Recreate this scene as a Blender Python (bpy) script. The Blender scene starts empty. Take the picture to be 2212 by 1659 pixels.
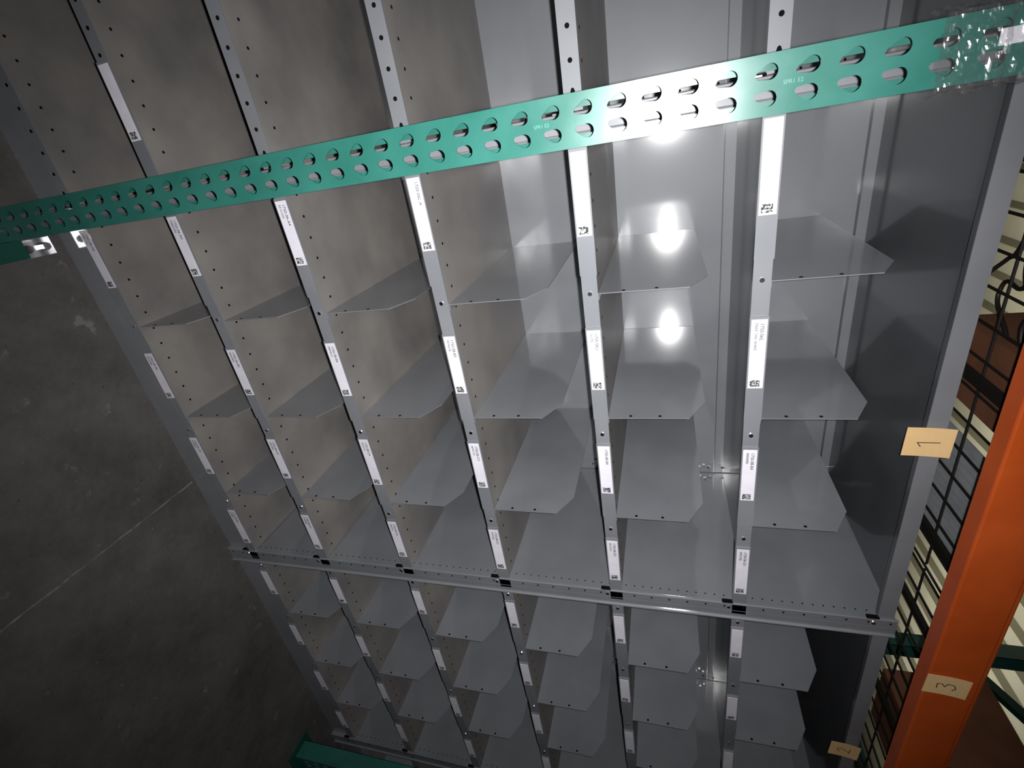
import bpy, math, random
from mathutils import Matrix, Vector, noise
random.seed(4)
ZO=1.70
scene=bpy.context.scene
col=scene.collection
try: scene.view_settings.view_transform='Standard'
except Exception: pass

# ---------------- materials ----------------
def mk(name,c1,c2=None,rough=.4,rough2=None,scale=8,metal=0,spec=.5,detail=6,bump=0,bscale=200,grain=0,lo=.35,hi=.65,coat=0,crough=.08):
    m=bpy.data.materials.new(name); m.use_nodes=True
    nt=m.node_tree; b=nt.nodes['Principled BSDF']
    b.inputs['Metallic'].default_value=metal
    b.inputs['Specular IOR Level'].default_value=spec
    b.inputs['Roughness'].default_value=rough
    b.inputs['Base Color'].default_value=(*c1,1)
    if coat:
        b.inputs['Coat Weight'].default_value=coat; b.inputs['Coat Roughness'].default_value=crough; b.inputs['Coat IOR'].default_value=1.95
    tc=nt.nodes.new('ShaderNodeTexCoord')
    if c2 is not None:
        n=nt.nodes.new('ShaderNodeTexNoise'); n.inputs['Scale'].default_value=scale; n.inputs['Detail'].default_value=detail
        nt.links.new(tc.outputs['Object'],n.inputs['Vector'])
        r=nt.nodes.new('ShaderNodeValToRGB')
        r.color_ramp.elements[0].position=lo; r.color_ramp.elements[1].position=hi
        r.color_ramp.elements[0].color=(*c1,1); r.color_ramp.elements[1].color=(*c2,1)
        nt.links.new(n.outputs['Fac'],r.inputs['Fac'])
        nt.links.new(r.outputs['Color'],b.inputs['Base Color'])
        if rough2 is not None:
            mr=nt.nodes.new('ShaderNodeMapRange'); mr.inputs['From Min'].default_value=lo; mr.inputs['From Max'].default_value=hi
            mr.inputs['To Min'].default_value=rough; mr.inputs['To Max'].default_value=rough2
            nt.links.new(n.outputs['Fac'],mr.inputs['Value']); nt.links.new(mr.outputs['Result'],b.inputs['Roughness'])
    if bump:
        n2=nt.nodes.new('ShaderNodeTexNoise'); n2.inputs['Scale'].default_value=bscale; n2.inputs['Detail'].default_value=3
        nt.links.new(tc.outputs['Object'],n2.inputs['Vector'])
        bp=nt.nodes.new('ShaderNodeBump'); bp.inputs['Strength'].default_value=bump; bp.inputs['Distance'].default_value=.002
        nt.links.new(n2.outputs['Fac'],bp.inputs['Height']); nt.links.new(bp.outputs['Normal'],b.inputs['Normal'])
    return m
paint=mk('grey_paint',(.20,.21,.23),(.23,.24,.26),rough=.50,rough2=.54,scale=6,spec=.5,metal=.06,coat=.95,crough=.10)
paint_shaded=mk('grey_paint_shaded',(.085,.09,.10),(.10,.105,.115),rough=.48,rough2=.52,scale=6,spec=.5,metal=.12,coat=.6,crough=.12)  # darker copy of the shelf paint, underside shade put into the colour
dust=mk('dusty_shelf',(.16,.153,.15),(.27,.25,.232),rough=.34,rough2=.55,scale=4.5,detail=12,bump=.05,bscale=300,lo=.3,hi=.7)
hole=mk('hole_black',(.004,.004,.005),rough=.9,spec=.1)
paper=mk('label_paper',(.74,.72,.79),(.80,.78,.86),rough=.5,scale=30)
ink=mk('ink',(.03,.03,.035),rough=.7)
qr=mk('code_patch',(.03,.03,.03),(.45,.45,.47),rough=.7,scale=350,detail=0,lo=.48,hi=.52)
green=mk('green_paint',(.022,.125,.10),(.03,.155,.128),rough=.25,rough2=.32,scale=9,spec=.6)
stampm=mk('stamp_relief',(.08,.26,.22),rough=.4)
dgreen=mk('green_paint_dark',(.008,.06,.045),(.012,.08,.06),rough=.4,scale=9)
orange=mk('orange_paint',(.50,.078,.012),(.60,.10,.016),rough=.4,rough2=.5,scale=7,bump=.05,bscale=200)
steel=mk('bright_steel',(.7,.7,.72),rough=.22,metal=1)
wire=mk('black_wire',(.012,.011,.01),rough=.5)
note=mk('sticky_note_paper',(.78,.51,.23),(.84,.57,.28),rough=.7,scale=10)
card=mk('cardboard',(.13,.05,.022),(.18,.07,.035),rough=.7,scale=10)
pink=mk('pink_paper',(.50,.30,.24),rough=.7)
galv=mk('galvanised',(.55,.57,.6),(.45,.47,.5),rough=.35,metal=.6,scale=20)
cream=mk('roof_insulation',(.66,.63,.45),(.74,.71,.54),rough=.7,scale=3)
creamd=mk('roof_insulation_seam',(.25,.23,.15),rough=.8)
wallm=mk('wall_paint',(.3,.3,.28),(.35,.35,.32),rough=.8,scale=2)
glare=mk('painted_glare',(.42,.52,.50),(.48,.56,.54),rough=.38,spec=1.0,scale=20)  # pale base colour carries the flash glare on the green upright

def floor_mat():
    m=bpy.data.materials.new('concrete_floor'); m.use_nodes=True; nt=m.node_tree; N=nt.nodes; L=nt.links
    b=N['Principled BSDF']; tc=N.new('ShaderNodeTexCoord')
    def ns(s,d,lo,hi,r=.6):
        n=N.new('ShaderNodeTexNoise'); n.inputs['Scale'].default_value=s; n.inputs['Detail'].default_value=d; n.inputs['Roughness'].default_value=r
        L.new(tc.outputs['Object'],n.inputs['Vector'])
        q=N.new('ShaderNodeMapRange'); q.inputs['From Min'].default_value=lo; q.inputs['From Max'].default_value=hi
        L.new(n.outputs['Fac'],q.inputs['Value']); return q.outputs['Result']
    def mix(f,a,c):
        x=N.new('ShaderNodeMix'); x.data_type='RGBA'; L.new(f,x.inputs[0])
        if isinstance(a,tuple): x.inputs[6].default_value=(*a,1)
        else: L.new(a,x.inputs[6])
        x.inputs[7].default_value=(*c,1); return x.outputs[2]
    c=mix(ns(2.6,14,.35,.65,.75),(.062,.059,.058),(.125,.117,.112))
    c=mix(ns(13,7,.62,.70,.7),c,(.16,.153,.147))
    c=mix(ns(5,9,.665,.69,.6),c,(.18,.175,.17))
    c=mix(ns(90,3,.70,.74),c,(.28,.27,.26))
    c=mix(ns(45,4,.68,.72),c,(.035,.033,.032))
    L.new(c,b.inputs['Base Color'])
    b.inputs['Roughness'].default_value=.5; b.inputs['Specular IOR Level'].default_value=.3
    n2=N.new('ShaderNodeTexNoise'); n2.inputs['Scale'].default_value=40; n2.inputs['Detail'].default_value=8
    L.new(tc.outputs['Object'],n2.inputs['Vector'])
    bp=N.new('ShaderNodeBump'); bp.inputs['Strength'].default_value=.35; bp.inputs['Distance'].default_value=.005
    L.new(n2.outputs['Fac'],bp.inputs['Height']); L.new(bp.outputs['Normal'],b.inputs['Normal'])
    return m
concrete=floor_mat()

# ---------------- builder ----------------
class B:
    def __init__(s): s.v=[];s.f=[];s.mi=[];s.mats=[]
    def m(s,mat):
        if mat not in s.mats: s.mats.append(mat)
        return s.mats.index(mat)
    def poly(s,pts,mat):
        i=len(s.v); s.v+= [tuple(p) for p in pts]; s.f.append(tuple(range(i,i+len(pts)))); s.mi.append(s.m(mat))
    def box(s,x0,x1,y0,y1,z0,z1,mat,top=None):
        i=len(s.v)
        s.v+=[(x0,y0,z0),(x1,y0,z0),(x1,y1,z0),(x0,y1,z0),(x0,y0,z1),(x1,y0,z1),(x1,y1,z1),(x0,y1,z1)]
        F=[(0,3,2,1),(4,5,6,7),(0,1,5,4),(1,2,6,5),(2,3,7,6),(3,0,4,7)]
        for k,f in enumerate(F):
            s.f.append(tuple(i+a for a in f)); s.mi.append(s.m(top if (k==1 and top) else mat))
    def prism(s,pts,off,mat):
        n=len(pts); i=len(s.v); o=Vector(off)
        s.v+=[tuple(p) for p in pts]+[tuple(Vector(p)+o) for p in pts]
        s.f.append(tuple(i+a for a in range(n))[::-1]); s.mi.append(s.m(mat))
        s.f.append(tuple(i+n+a for a in range(n))); s.mi.append(s.m(mat))
        for a in range(n):
            b=(a+1)%n; s.f.append((i+a,i+b,i+n+b,i+n+a)); s.mi.append(s.m(mat))
    def disc(s,c,ax,r,h,mat,n=10,sx=1):
        pts=[]
        for k in range(n):
            a=2*math.pi*k/n; p,q=math.cos(a)*r*sx,math.sin(a)*r
            if ax=='y': pts.append((c[0]+p,c[1]-h/2,c[2]+q))
            elif ax=='z': pts.append((c[0]+p,c[1]+q,c[2]-h/2))
            else: pts.append((c[0]-h/2,c[1]+p,c[2]+q))
        s.prism(pts,{'y':(0,h,0),'z':(0,0,h),'x':(h,0,0)}[ax],mat)
    def tube(s,a,b,r,mat,n=6):
        a=Vector(a);b=Vector(b);d=(b-a).normalized(); u=d.orthogonal().normalized(); w=d.cross(u)
        s.prism([a+u*math.cos(2*math.pi*k/n)*r+w*math.sin(2*math.pi*k/n)*r for k in range(n)],b-a,mat)
    def obj(s,name,parent=None,bevel=0,smooth=False):
        me=bpy.data.meshes.new(name); me.from_pydata([(x,y,z+ZO) for x,y,z in s.v],[],s.f)
        for m in s.mats: me.materials.append(m)
        me.polygons.foreach_set('material_index',s.mi); me.update()
        o=bpy.data.objects.new(name,me); col.objects.link(o)
        if parent: o.parent=parent
        if bevel:
            bv=o.modifiers.new('bevel','BEVEL'); bv.width=bevel; bv.segments=2; bv.limit_method='ANGLE'
        return o
def empty(name):
    o=bpy.data.objects.new(name,None); col.objects.link(o); return o
def text(s,loc,size,parent,name,mat=ink,rot=None,ext=.0002):
    cu=bpy.data.curves.new(name,'FONT'); cu.body=s; cu.size=size; cu.extrude=ext; cu.align_y='CENTER'
    cu.materials.append(mat)
    o=bpy.data.objects.new(name,cu); col.objects.link(o); o.parent=parent
    if rot is None: rot=Matrix.Rotation(math.pi/2,4,'X')
    o.matrix_world=Matrix.Translation((loc[0],loc[1],loc[2]+ZO))@rot
    return o

# ---------------- shelving ----------------
D=.61
Z=[.560,.204,-.1425,-.5065,-.867,-1.2207,-1.559]
FL=-1.70
LH=.034
H1,H,C=.1925,.2333,.077
UNIT=empty('steel_shelving_unit')
def bay(x0,x1,divs,labels,lipholes=False,texts={}):
    E=UNIT
    sh=B(); dv=B(); lb=B()
    for i,z in enumerate(Z):
        sh.box(x0,x1,0.002,D-.003,z-.0015,z,paint_shaded,top=dust)
        lh=.036 if i==0 else LH
        sh.box(x0,x1,0,.002,z-lh,z+.0005,paint)
        sh.box(x0,x1,.002,.016,z-lh,z-lh+.002,paint_shaded)
        sh.box(x0,x1,.016,.0175,z-lh,z-lh+.012,paint_shaded)
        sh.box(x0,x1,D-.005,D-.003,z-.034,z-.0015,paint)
        sh.box(x0,x1,D-.019,D-.005,z-.034,z-.032,paint_shaded)
        if i>0:
            n=int((x1-x0-.04)/.0525); xs=x1-.03
            for k in range(n+1):
                x=xs-k*.0525
                sh.disc((x,.042,z+.0002),'z',.0036,.0008,hole,8)
                if lipholes and not any(a-.01<x<b+.01 for a,b in labels.get(i,[])):
                    sh.disc((x,-.0002,z-.016),'y',.0045,.0008,hole,10, 2.0 if k==0 else 1)
    sh.box(x0,x1,.012,.014,FL,Z[6]-LH,paint)
    sh.obj('shelves',E)
    bk=B()
    bk.box(x0-.01,x1+.01,D-.002,D,FL+.05,Z[0],paint)
    for xx in (x0,x1-.042):
        bk.box(xx,xx+.042,D-.006,D-.0022,FL,Z[0],paint)
        for k in range(44):
            bk.disc((xx+.021,D-.0062,FL+.05+k*.05),'y',.0035,.0008,hole,8)
    bk.obj('back_panel',E)
    for x in divs:
        for i in range(1,7):
            z=Z[i]+.0006
            pts=[(x,.002,z),(x,.002,z+H1),(x,C,z+H),(x,D-.004,z+H),(x,D-.004,z)]
            dv.prism(pts,(.0018,0,0),paint)
            for zz in (.055,.125):
                dv.disc((x+.0009,.012,z+zz),'x',.004,.0026,hole,10)
            dv.box(x+.0018,x+.016,.004,D-.03,z,z+.0015,paint)
    if divs: dv.obj('dividers',E)
    for i,ll in labels.items():
        z=Z[i]
        for k,(a,b) in enumerate(ll):
            e=b+.085
            lb.box(a-.006,e,-.003,-.0002,z-LH-.001,z+.002,paint)
            lb.box(a,b,-.0042,-.0032,z-LH+.002,z-.001,paper)
            lb.box(b-.020,b-.004,-.0046,-.0043,z-LH+.006,z-.008,qr)
            lb.disc(((e+a+.325)/2+.004,-.001,z-LH/2),'y',.005,.004,steel,10)
    if labels: lb.obj('shelf_labels',E)
    for (i,k),s in texts.items():
        a,b=labels[i][k]
        for q,line in enumerate(s.split('\n')):
            text(line,(a+.008,-.0045,Z[i]-.011-q*.011),.0105 if q==0 else .008,E,'label_text')
def lab(bases,lv): 
    return {i:[(a+random.uniform(-.006,.006),a+.162+random.uniform(-.006,.006)) for a in bases] for i in lv}
bay(-1.26,-.035,[], {5:[(-.31,-.148)]},True)
T={}
for i in range(1,7):
    for k in range(4):
        T[(i,k)]='1750-0%d-%s%d\n%08d'%(random.choice([6,8]),'ABCD'[k],i,random.randint(10**6,9*10**7))
for i in (1,2): T.pop((i,0))
T[(1,1)]='1750-06L\nDEER TAIL WAKE'; T[(2,1)]='1750-06U\nNOTE'; T[(3,0)]='1750-06L-A'; T[(1,2)]='1750-08-B4\n00000000'; T[(2,2)]='1750-08-B4'
bay(.012,1.268,[.327,.6524,.9788],lab([.035,.41,.733,1.06],range(1,7)),False,T)
LC=lab([1.385,1.715,2.04,2.36],range(1,7))
for i in LC: LC[i]=[(a,b-.035) for a,b in LC[i]]
bay(1.336,2.585,[1.633,1.960,2.277],LC)
bay(2.655,3.9,[2.98,3.3,3.63],{})

def post(xa,xb):
    p=B()
    zt=Z[0]+.01
    xm=(xa+xb)/2
    p.box(xa,xm-.0012,-.003,0,FL,zt,paint); p.box(xm+.0012,xb,-.003,0,FL,zt,paint)
    p.tube((xb-.004,-.004,FL),(xb-.004,-.004,zt),.005,paint,12)
    p.tube((xa+.003,-.003,FL),(xa+.003,-.003,zt),.0035,paint,12)
    p.box(xa+.0015,xa+.003,0.001,D,FL,zt-.01,paint); p.box(xb-.003,xb-.0015,.001,D,FL,zt-.01,paint)
    p.box(xa-.0005,xa+.0015,0.0,.038,FL,zt-.01,paint)
    n=int((zt-FL)/.0254)
    for k in range(n):
        z=FL+.02+k*.0254
        p.disc((xa-.0006,.020,z),'x',.0022,.001,hole,8)
        if k%2==0: p.disc((xa+.016,-.0032,z),'y',.0030,.001,hole,8)
    for z in Z:
        p.box(xa-.005,xa+.004,-.005,.005,z-LH-.028,z-LH+.001,hole)
        p.box(xa-.003,xa+.000,-.0058,-.005,z-LH-.024,z-LH-.006,steel)
        p.disc((xa+.017,-.004,z-LH-.01),'y',.005,.004,steel,10)
        for q in range(5): p.disc((xa-.003,D-.035-.012*(q%2),z-.05-q*.018),'x',.005,.006,steel,8)
    p.obj('post',UNIT)
post(-.033,.010); post(1.270,1.334); post(2.587,2.653)

# ---------------- sticky notes ----------------
DIG={'1':[[(-.011,.012),(-.001,.019),(.001,-.02)]],
'2':[[(-.010,.010),(-.004,.018),(.006,.017),(.009,.009),(.002,-.003),(-.009,-.015),(.003,-.014),(.012,-.016)]],
'3':[[(-.009,.016),(.005,.017),(.006,.008),(-.002,.003),(.008,-.002),(.007,-.013),(-.003,-.017),(-.010,-.012)]]}
def note_tag(x,z,y,d,rot=0,w=.085,h=.072):
    E=empty('sticky_note'); b=B()
    n=6; R=Matrix.Rotation(rot,2)
    def P(dz,dx,dy=0):
        v=R@Vector((dz,dx)); curl=.006*((dz/w+.5)**3)
        return (x+v[1],y-curl+dy,z+v[0])
    for k in range(n):
        a=-w/2+w*k/n; c=a+w/n
        b.prism([P(a,-h/2),P(a,h/2),P(c,h/2),P(c,-h/2)],(0,.0006,0),note)
    for st in DIG[d]:
        for (a1,b1),(a2,b2) in zip(st,st[1:]):
            p=Vector((-b1,-a1)); q=Vector((-b2,-a2)); t=(q-p).normalized()*.0002; nn=Vector((-t[1],t[0])).normalized()*.0009
            pts=[p-t*3+nn,p-t*3-nn,q+t*3-nn,q+t*3+nn]
            b.prism([P(v[0],v[1],-.0012) for v in pts],(0,.0004,0),ink)
    b.obj('note_sheet',E)
note_tag(.702,.528,-.010,'1',.02)
note_tag(1.885,.520,-.010,'2',.05,.08,.07)
note_tag(1.212,.577,-.2095,'3',.03,.078,.062)

# ---------------- rack upright frames ----------------
W=.0762; TH=.0022
def plate(b,x0,y0,z0,z1,mat,T):
    P=.0508
    zz=.2956
    while zz-P>z0: zz-=P
    zcells=[]
    lo=z0
    while lo<z1-1e-6:
        bnd=zz+P*.46
        while bnd<=lo+1e-6: bnd+=P
        hi=min(bnd,z1); zcells.append((lo,hi)); lo=hi
    def ring(xa,xb,za,zb,cx,cz,lean):
        circ=[(lean*t,-.0145*t,.0100+(.0046-.0100)*t) for t in (0,.2,.4,.6,.8,1)]
        def rad(a):
            dx,dz=math.cos(a),math.sin(a); best=.0
            for (ox,oz,r) in circ:
                pr=ox*dx+oz*dz; q=ox*ox+oz*oz-pr*pr
                if q<r*r: best=max(best,pr+math.sqrt(r*r-q))
            return best
        angs=[2*math.pi*k/28 for k in range(28)]
        for X,Zc in ((xa,za),(xb,za),(xb,zb),(xa,zb)): angs.append(math.atan2(Zc-cz,X-cx)%(2*math.pi))
        angs=sorted(set(round(a,6) for a in angs)); n=len(angs)
        i=len(b.v); mi=b.m(mat)
        for a in angs:
            dx,dz=math.cos(a),math.sin(a); t=1e9
            if dx>1e-9: t=min(t,(xb-cx)/dx)
            if dx<-1e-9: t=min(t,(xa-cx)/dx)
            if dz>1e-9: t=min(t,(zb-cz)/dz)
            if dz<-1e-9: t=min(t,(za-cz)/dz)
            r=rad(a)
            ox,oz=cx+dx*t,cz+dz*t; ix,iz=cx+dx*r,cz+dz*r
            b.v+=[(ox,y0,oz),(ix,y0,iz),(ox,y0+T,oz),(ix,y0+T,iz)]
        for k in range(n):
            p=i+4*k; q=i+4*((k+1)%n)
            b.f+= [(p,q,q+1,p+1),(p+2,p+3,q+3,q+2),(p+1,q+1,q+3,p+3)]; b.mi+=[mi]*3
    xm=x0+W/2
    for lo,hi in zcells:
        c=hi-P*.46
        if hi-lo>P*.98:
            ring(x0,xm,lo,hi,x0+.285*W,c,.004); ring(xm,x0+W,lo,hi,x0+.715*W,c,-.004)
        else: b.box(x0,x0+W,y0,y0+T,lo,hi,mat)
def column(E,x0,y0,z0,z1,facing=-1,holes=True,name='column'):
    T=TH; b=B(); s=-facing
    if holes: plate(b,x0,y0-T/2,z0,z1,green,T)
    else: b.box(x0,x0+W,y0-T/2,y0+T/2,z0,z1,green)
    for xx in (x0,x0+W-T):
        ya,yb=sorted((y0,y0+s*.072)); b.box(xx,xx+T,ya,yb,z0,z1,green)
    ya,yb=sorted((y0+s*.070,y0+s*.072))
    b.box(x0,x0+.018,ya,yb,z0,z1,green); b.box(x0+W-.018,x0+W,ya,yb,z0,z1,green)
    for xx in (x0+.0015,x0+W-.0015): b.tube((xx,y0+.0008*s,z0),(xx,y0+.0008*s,z1),.0019,green,10)
    b.obj(name,E)
def frame(x0):
    E=empty('pallet_rack_upright_frame')
    column(E,x0,-.2015,FL+.006,2.2,-1)
    column(E,x0,.87,FL+.006,2.2,1,False,'rear_column')
    b=B()
    for y0 in (-.235,.775):
        b.box(x0-.03,x0+.115,y0,y0+.13,FL,FL+.006,dgreen)
        b.disc((x0+.098,y0+.06,FL+.012),'z',.011,.014,steel,6); b.disc((x0+.098,y0+.06,FL+.02),'z',.006,.03,steel,10)
    xm=x0+.038
    b.box(xm-.018,xm+.018,-.13,.80,.70,.74,dgreen); b.box(xm-.018,xm+.018,-.13,.80,1.75,1.79,dgreen)
    def dg(y1,z1,y2,z2):
        d=Vector((0,y2-y1,z2-z1)).normalized(); n=Vector((0,-d.z,d.y))*.018
        p=Vector((xm-.016,y1,z1)); q=Vector((xm-.016,y2,z2))
        b.prism([p+n,p-n,q-n,q+n],(.032,0,0),dgreen)
    dg(-.13,.76,.80,1.25); dg(.80,1.27,-.13,1.73)
    b.obj('braces_and_feet',E)
    return E
F1=frame(-.0531)
F2=frame(2.40)
b=B(); plate(b,-.0531,-.2032,.2956-.0508*7+.0508*.46,.2956-.0508*5+.0508*.46,glare,.0004); b.obj('painted_glare_strip',F1)  # strip added on the front column to hold the painted flash highlight
b=B(); b.box(.026,.075,-.19,-.115,FL+.006,FL+.05,dgreen); b.box(.03,.078,-.112,-.02,FL+.0,FL+.004,steel)
for yy in (-.09,-.045): b.disc((.054,yy,FL+.012),'z',.011,.02,steel,6)
b.obj('foot_strut',F1)
rot=Matrix(((0,-1,0,0),(0,0,-1,0),(1,0,0,0),(0,0,0,1)))
text('SPR1 E2',(-.0150,-.2028,.160),.0075,F1,'stamp',stampm,rot,.0001)
text('SPR1 E2',(-.0150,-.2028,-.195),.0075,F1,'stamp',stampm,rot,.0001)

def tape_mat():
    m=bpy.data.materials.new('clear_tape'); m.use_nodes=True; nt=m.node_tree; N=nt.nodes
    b=N['Principled BSDF']; b.inputs['Base Color'].default_value=(.9,.92,.92,1); b.inputs['Roughness'].default_value=.08
    t=N.new('ShaderNodeBsdfTransparent'); g=N.new('ShaderNodeBsdfGlossy'); g.inputs['Roughness'].default_value=.18
    mx=N.new('ShaderNodeMixShader'); mx.inputs[0].default_value=.2
    m2=N.new('ShaderNodeMixShader'); m2.inputs[0].default_value=.03
    nt.links.new(t.outputs[0],m2.inputs[1]); nt.links.new(b.outputs[0],m2.inputs[2])
    nt.links.new(m2.outputs[0],mx.inputs[1]); nt.links.new(g.outputs[0],mx.inputs[2]); nt.links.new(mx.outputs[0],N['Material Output'].inputs['Surface'])
    return m
tape=tape_mat()
def wrap(z0,z1,name,y=-.2065,xa=-.058,xb=.028,amp=.006):
    me=bpy.data.meshes.new(name); nx,nz=44,36; v=[];f=[]
    for j in range(nz+1):
        for i in range(nx+1):
            t=i/nx; z=z0+(z1-z0)*j/nz
            L=(xb-xa)+.1; s=t*L
            if s<.05: p=[xa,y+.05-s]; nn=(-1,0)
            elif s<.05+xb-xa: p=[xa+s-.05,y]; nn=(0,-1)
            else: p=[xb,y+s-.05-(xb-xa)]; nn=(1,0)
            n=abs(noise.noise(Vector((s*42,z*55,1.3))))*amp*2+abs(noise.noise(Vector((s*120,z*90,4))))*amp*.7
            v.append((p[0]+nn[0]*n,p[1]+nn[1]*n,z+ZO))
    for j in range(nz):
        for i in range(nx):
            a=j*(nx+1)+i; f.append((a,a+1,a+nx+2,a+nx+1))
    me.from_pydata(v,[],f); me.materials.append(tape)
    o=bpy.data.objects.new(name,me); col.objects.link(o); o.parent=F1
wrap(.335,.405,'clear_tape_wrap'); wrap(.40,.50,'clear_tape_wrap_upper',amp=.004)
b=B(); b.box(-.030,-.012,-.2053,-.2045,.395,.46,paper); b.obj('taped_label',F1)

# ---------------- beams ----------------
def beam(name,y0,z0,z1,mat,x0=.026,x1=2.397):
    E=empty(name); b=B()
    b.box(x0+.004,x1-.004,y0,y0+.045,z0,z1-.02,mat); b.box(x0+.004,x1-.004,y0+.018,y0+.045,z1-.02,z1,mat)
    b.obj('beam_body',E,bevel=.004)
    c=B()
    for xx in (x0,x1-.004):
        c.box(xx,xx+.004,y0-.003,y0+.05,z0-.04,z1+.03,mat)
    c.obj('beam_connectors',E)
beam('orange_pallet_rack_beam',-.2065,.541,.657,orange)
beam('orange_pallet_rack_beam',.83,.541,.657,orange)
beam('orange_pallet_rack_beam',-.2065,1.60,1.71,orange)
beam('orange_pallet_rack_beam',.83,1.60,1.71,orange)

def deck(z,x0,x1):
    b=B()
    y0,y1=-.158,.828
    n=int((x1-x0)/.075)
    for k in range(n+1):
        x=x0+(x1-x0)*k/n; b.tube((x,y0,z),(x,y1,z),.0033,wire,6)
    m=int((y1-y0)/.095)
    for k in range(m+1):
        y=y0+(y1-y0)*k/m; b.tube((x0,y,z+.006),(x1,y,z+.006),.0033,wire,6)
    for k in range(3):
        x=x0+.12+(x1-x0-.24)*k/2
        b.box(x-.012,x+.012,y0,y1,z-.016,z-.0035,wire)
    b.obj('wire_mesh_deck')
deck(.665,.05,1.20); deck(.665,1.22,2.37); deck(1.72,.05,1.20); deck(1.72,1.22,2.37)
deck(.665,2.52,4.8); deck(1.72,2.52,4.8)
b=B(); n=16
pts=[]
for k in range(n*4+1):
    x=.80+.34*k/(n*4); pts.append((x,.006*math.sin(k*math.pi/2)))
for (x1,h1),(x2,h2) in zip(pts,pts[1:]):
    b.prism([(x1,.02,.684+h1),(x2,.02,.684+h2),(x2,.02,.686+h2),(x1,.02,.686+h1)],(0,.4,0),galv)
b.obj('corrugated_metal_sheet')
def carton(x0,x1,y0,y1,z0,z1):
    b=B(); b.box(x0,x1,y0,y1,z0,z1,card)
    ym=(y0+y1)/2
    b.box(x0,x1,y0-.003,ym-.002,z1,z1+.003,card); b.box(x0,x1,ym+.002,y1+.003,z1,z1+.003,card)
    b.box(x0-.0006,x1+.0006,ym-.025,ym+.025,z1+.003,z1+.0036,pink); b.obj('cardboard_carton',bevel=.003)
carton(.54,.72,.05,.30,.6745,.84); carton(1.75,2.0,-.08,.2,.6745,.95)
b=B(); b.box(.44,.54,-.02,.045,.6745,.676,pink); b.poly([(.44,-.02,.676),(.54,-.02,.676),(.54,-.035,.70),(.44,-.03,.71)],pink); b.obj('pink_paper_sheet')
# loose black cables lying on the deck
random.seed(9)
cu=bpy.data.curves.new('black_cable_bundle','CURVE'); cu.dimensions='3D'; cu.bevel_depth=.0045; cu.materials.append(wire)
for k in range(7):
    s=cu.splines.new('BEZIER'); s.bezier_points.add(4)
    xx=random.uniform(.22,.42); yy=random.uniform(-.06,.25)
    for q,bp in enumerate(s.bezier_points):
        bp.co=(xx+q*.07+random.uniform(-.03,.03),yy+random.uniform(-.09,.09),ZO+.681+random.uniform(0,.03)); bp.handle_left_type=bp.handle_right_type='AUTO'
o=bpy.data.objects.new('black_cable_bundle',cu); col.objects.link(o)

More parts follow.
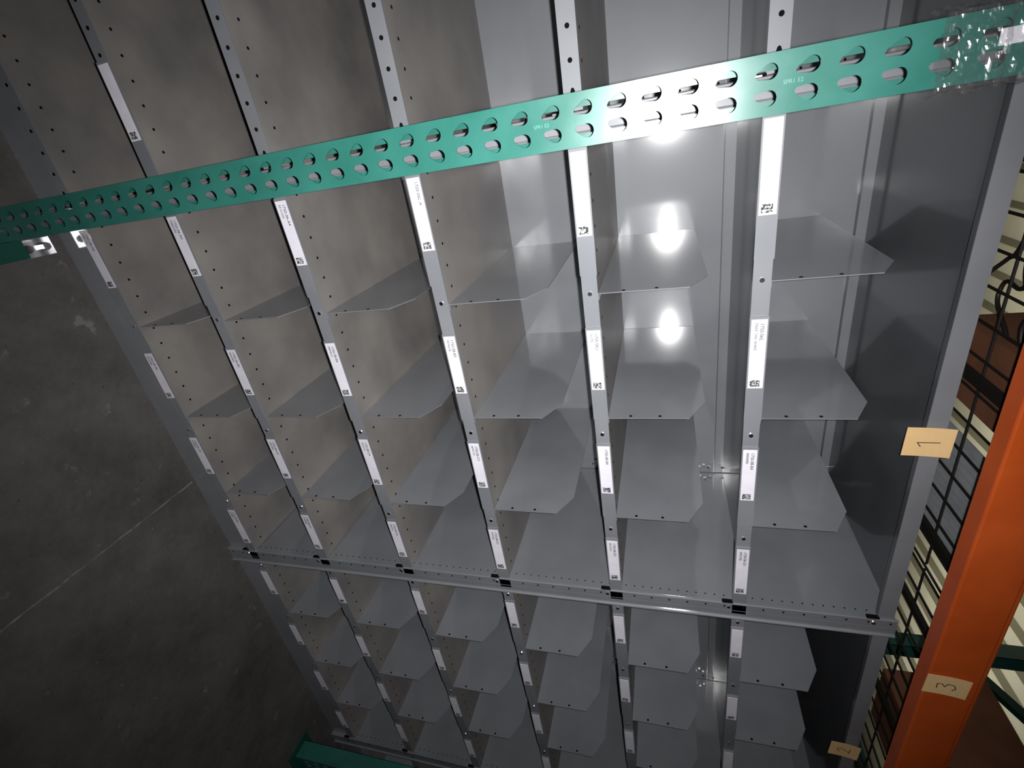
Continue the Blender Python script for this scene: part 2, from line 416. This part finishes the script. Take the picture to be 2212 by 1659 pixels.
# ---------------- room shell ----------------
me=bpy.data.meshes.new('floor'); me.from_pydata([(-6,-6,0),(12,-6,0),(12,8,0),(-6,8,0)],[],[(0,1,2,3)]); me.materials.append(concrete)
o=bpy.data.objects.new('floor',me); col.objects.link(o)
b=B()
jm=mk('joint_filler',(.11,.105,.10),(.24,.23,.21),rough=.8,scale=40)
x=.939
random.seed(2)
seg=[( x+random.uniform(-.002,.002),-6+k*.04) for k in range(151)]
ws=[random.uniform(.0012,.0036) for _ in seg]
for k,((xa,ya),(xb,yb)) in enumerate(zip(seg,seg[1:])):
    w,w2=ws[k],ws[k+1]
    b.poly([(xa-w,ya,FL+.0008),(xa+w,ya,FL+.0008),(xb+w2,yb,FL+.0008),(xb-w2,yb,FL+.0008)],jm)
b.obj('floor_control_joint')
b=B(); zc=2.9
k=-6
while k<12:
    b.poly([(k,-6,zc),(k,8,zc),(k+.22,8,zc),(k+.22,-6,zc)],cream)
    b.poly([(k+.22,-6,zc),(k+.22,8,zc),(k+.26,8,zc-.05),(k+.26,-6,zc-.05)],creamd)
    b.poly([(k+.26,-6,zc-.05),(k+.26,8,zc-.05),(k+.30,8,zc),(k+.30,-6,zc)],cream)
    k+=.30
b.obj('ceiling')
b=B(); b.box(-6,12,8,8.1,FL,zc,wallm); b.obj('wall_back')
b=B(); b.box(12,12.1,-6,8,FL,zc,wallm); b.obj('wall_right')

# ---------------- lights ----------------
def area(name,loc,rot,size,energy,color):
    l=bpy.data.lights.new(name,'AREA'); l.shape='RECTANGLE'; l.size=size[0]; l.size_y=size[1]; l.energy=energy; l.color=color
    o=bpy.data.objects.new(name,l); col.objects.link(o); o.location=(loc[0],loc[1],loc[2]+ZO); o.rotation_euler=rot
area('ceiling_fill_light',(4,3.2,1.9),(math.pi,0,0),(8,1.5),42,(1,.97,.88))  # added unseen light without a fixture, brightens the ceiling

Rr=[Vector((0.15565,0.26016,0.95294)),Vector((0.88499,-0.46529,-0.01753)),Vector((0.43883,0.84606,-0.30266))]
camP=Vector((0,-1.0593,ZO))
cam=bpy.data.cameras.new('camera'); cam.sensor_width=36; cam.lens=1051.35/2212*36; cam.clip_start=.02
co=bpy.data.objects.new('camera',cam); col.objects.link(co)
r,u,bk=Rr[0].normalized(),(-Rr[1]).normalized(),(-Rr[2]).normalized()
M=Matrix(((r.x,u.x,bk.x,camP.x),(r.y,u.y,bk.y,camP.y),(r.z,u.z,bk.z,camP.z),(0,0,0,1)))
co.matrix_world=M
scene.camera=co
sl=bpy.data.lights.new('phone_flash','SPOT'); sl.energy=122; sl.spot_size=math.radians(128); sl.spot_blend=1; sl.shadow_soft_size=.006; sl.color=(1,.99,.985)
so=bpy.data.objects.new('phone_flash',sl); col.objects.link(so)
fwd=(-bk-r*.02+u*.04).normalized()
q=(-fwd).to_track_quat('Z','Y').to_matrix().to_4x4()
q.translation=camP+r*.026+u*.004
so.matrix_world=q
w=bpy.data.worlds.new('world'); scene.world=w; w.use_nodes=True
w.node_tree.nodes['Background'].inputs[0].default_value=(.5,.55,.6,1); w.node_tree.nodes['Background'].inputs[1].default_value=.02
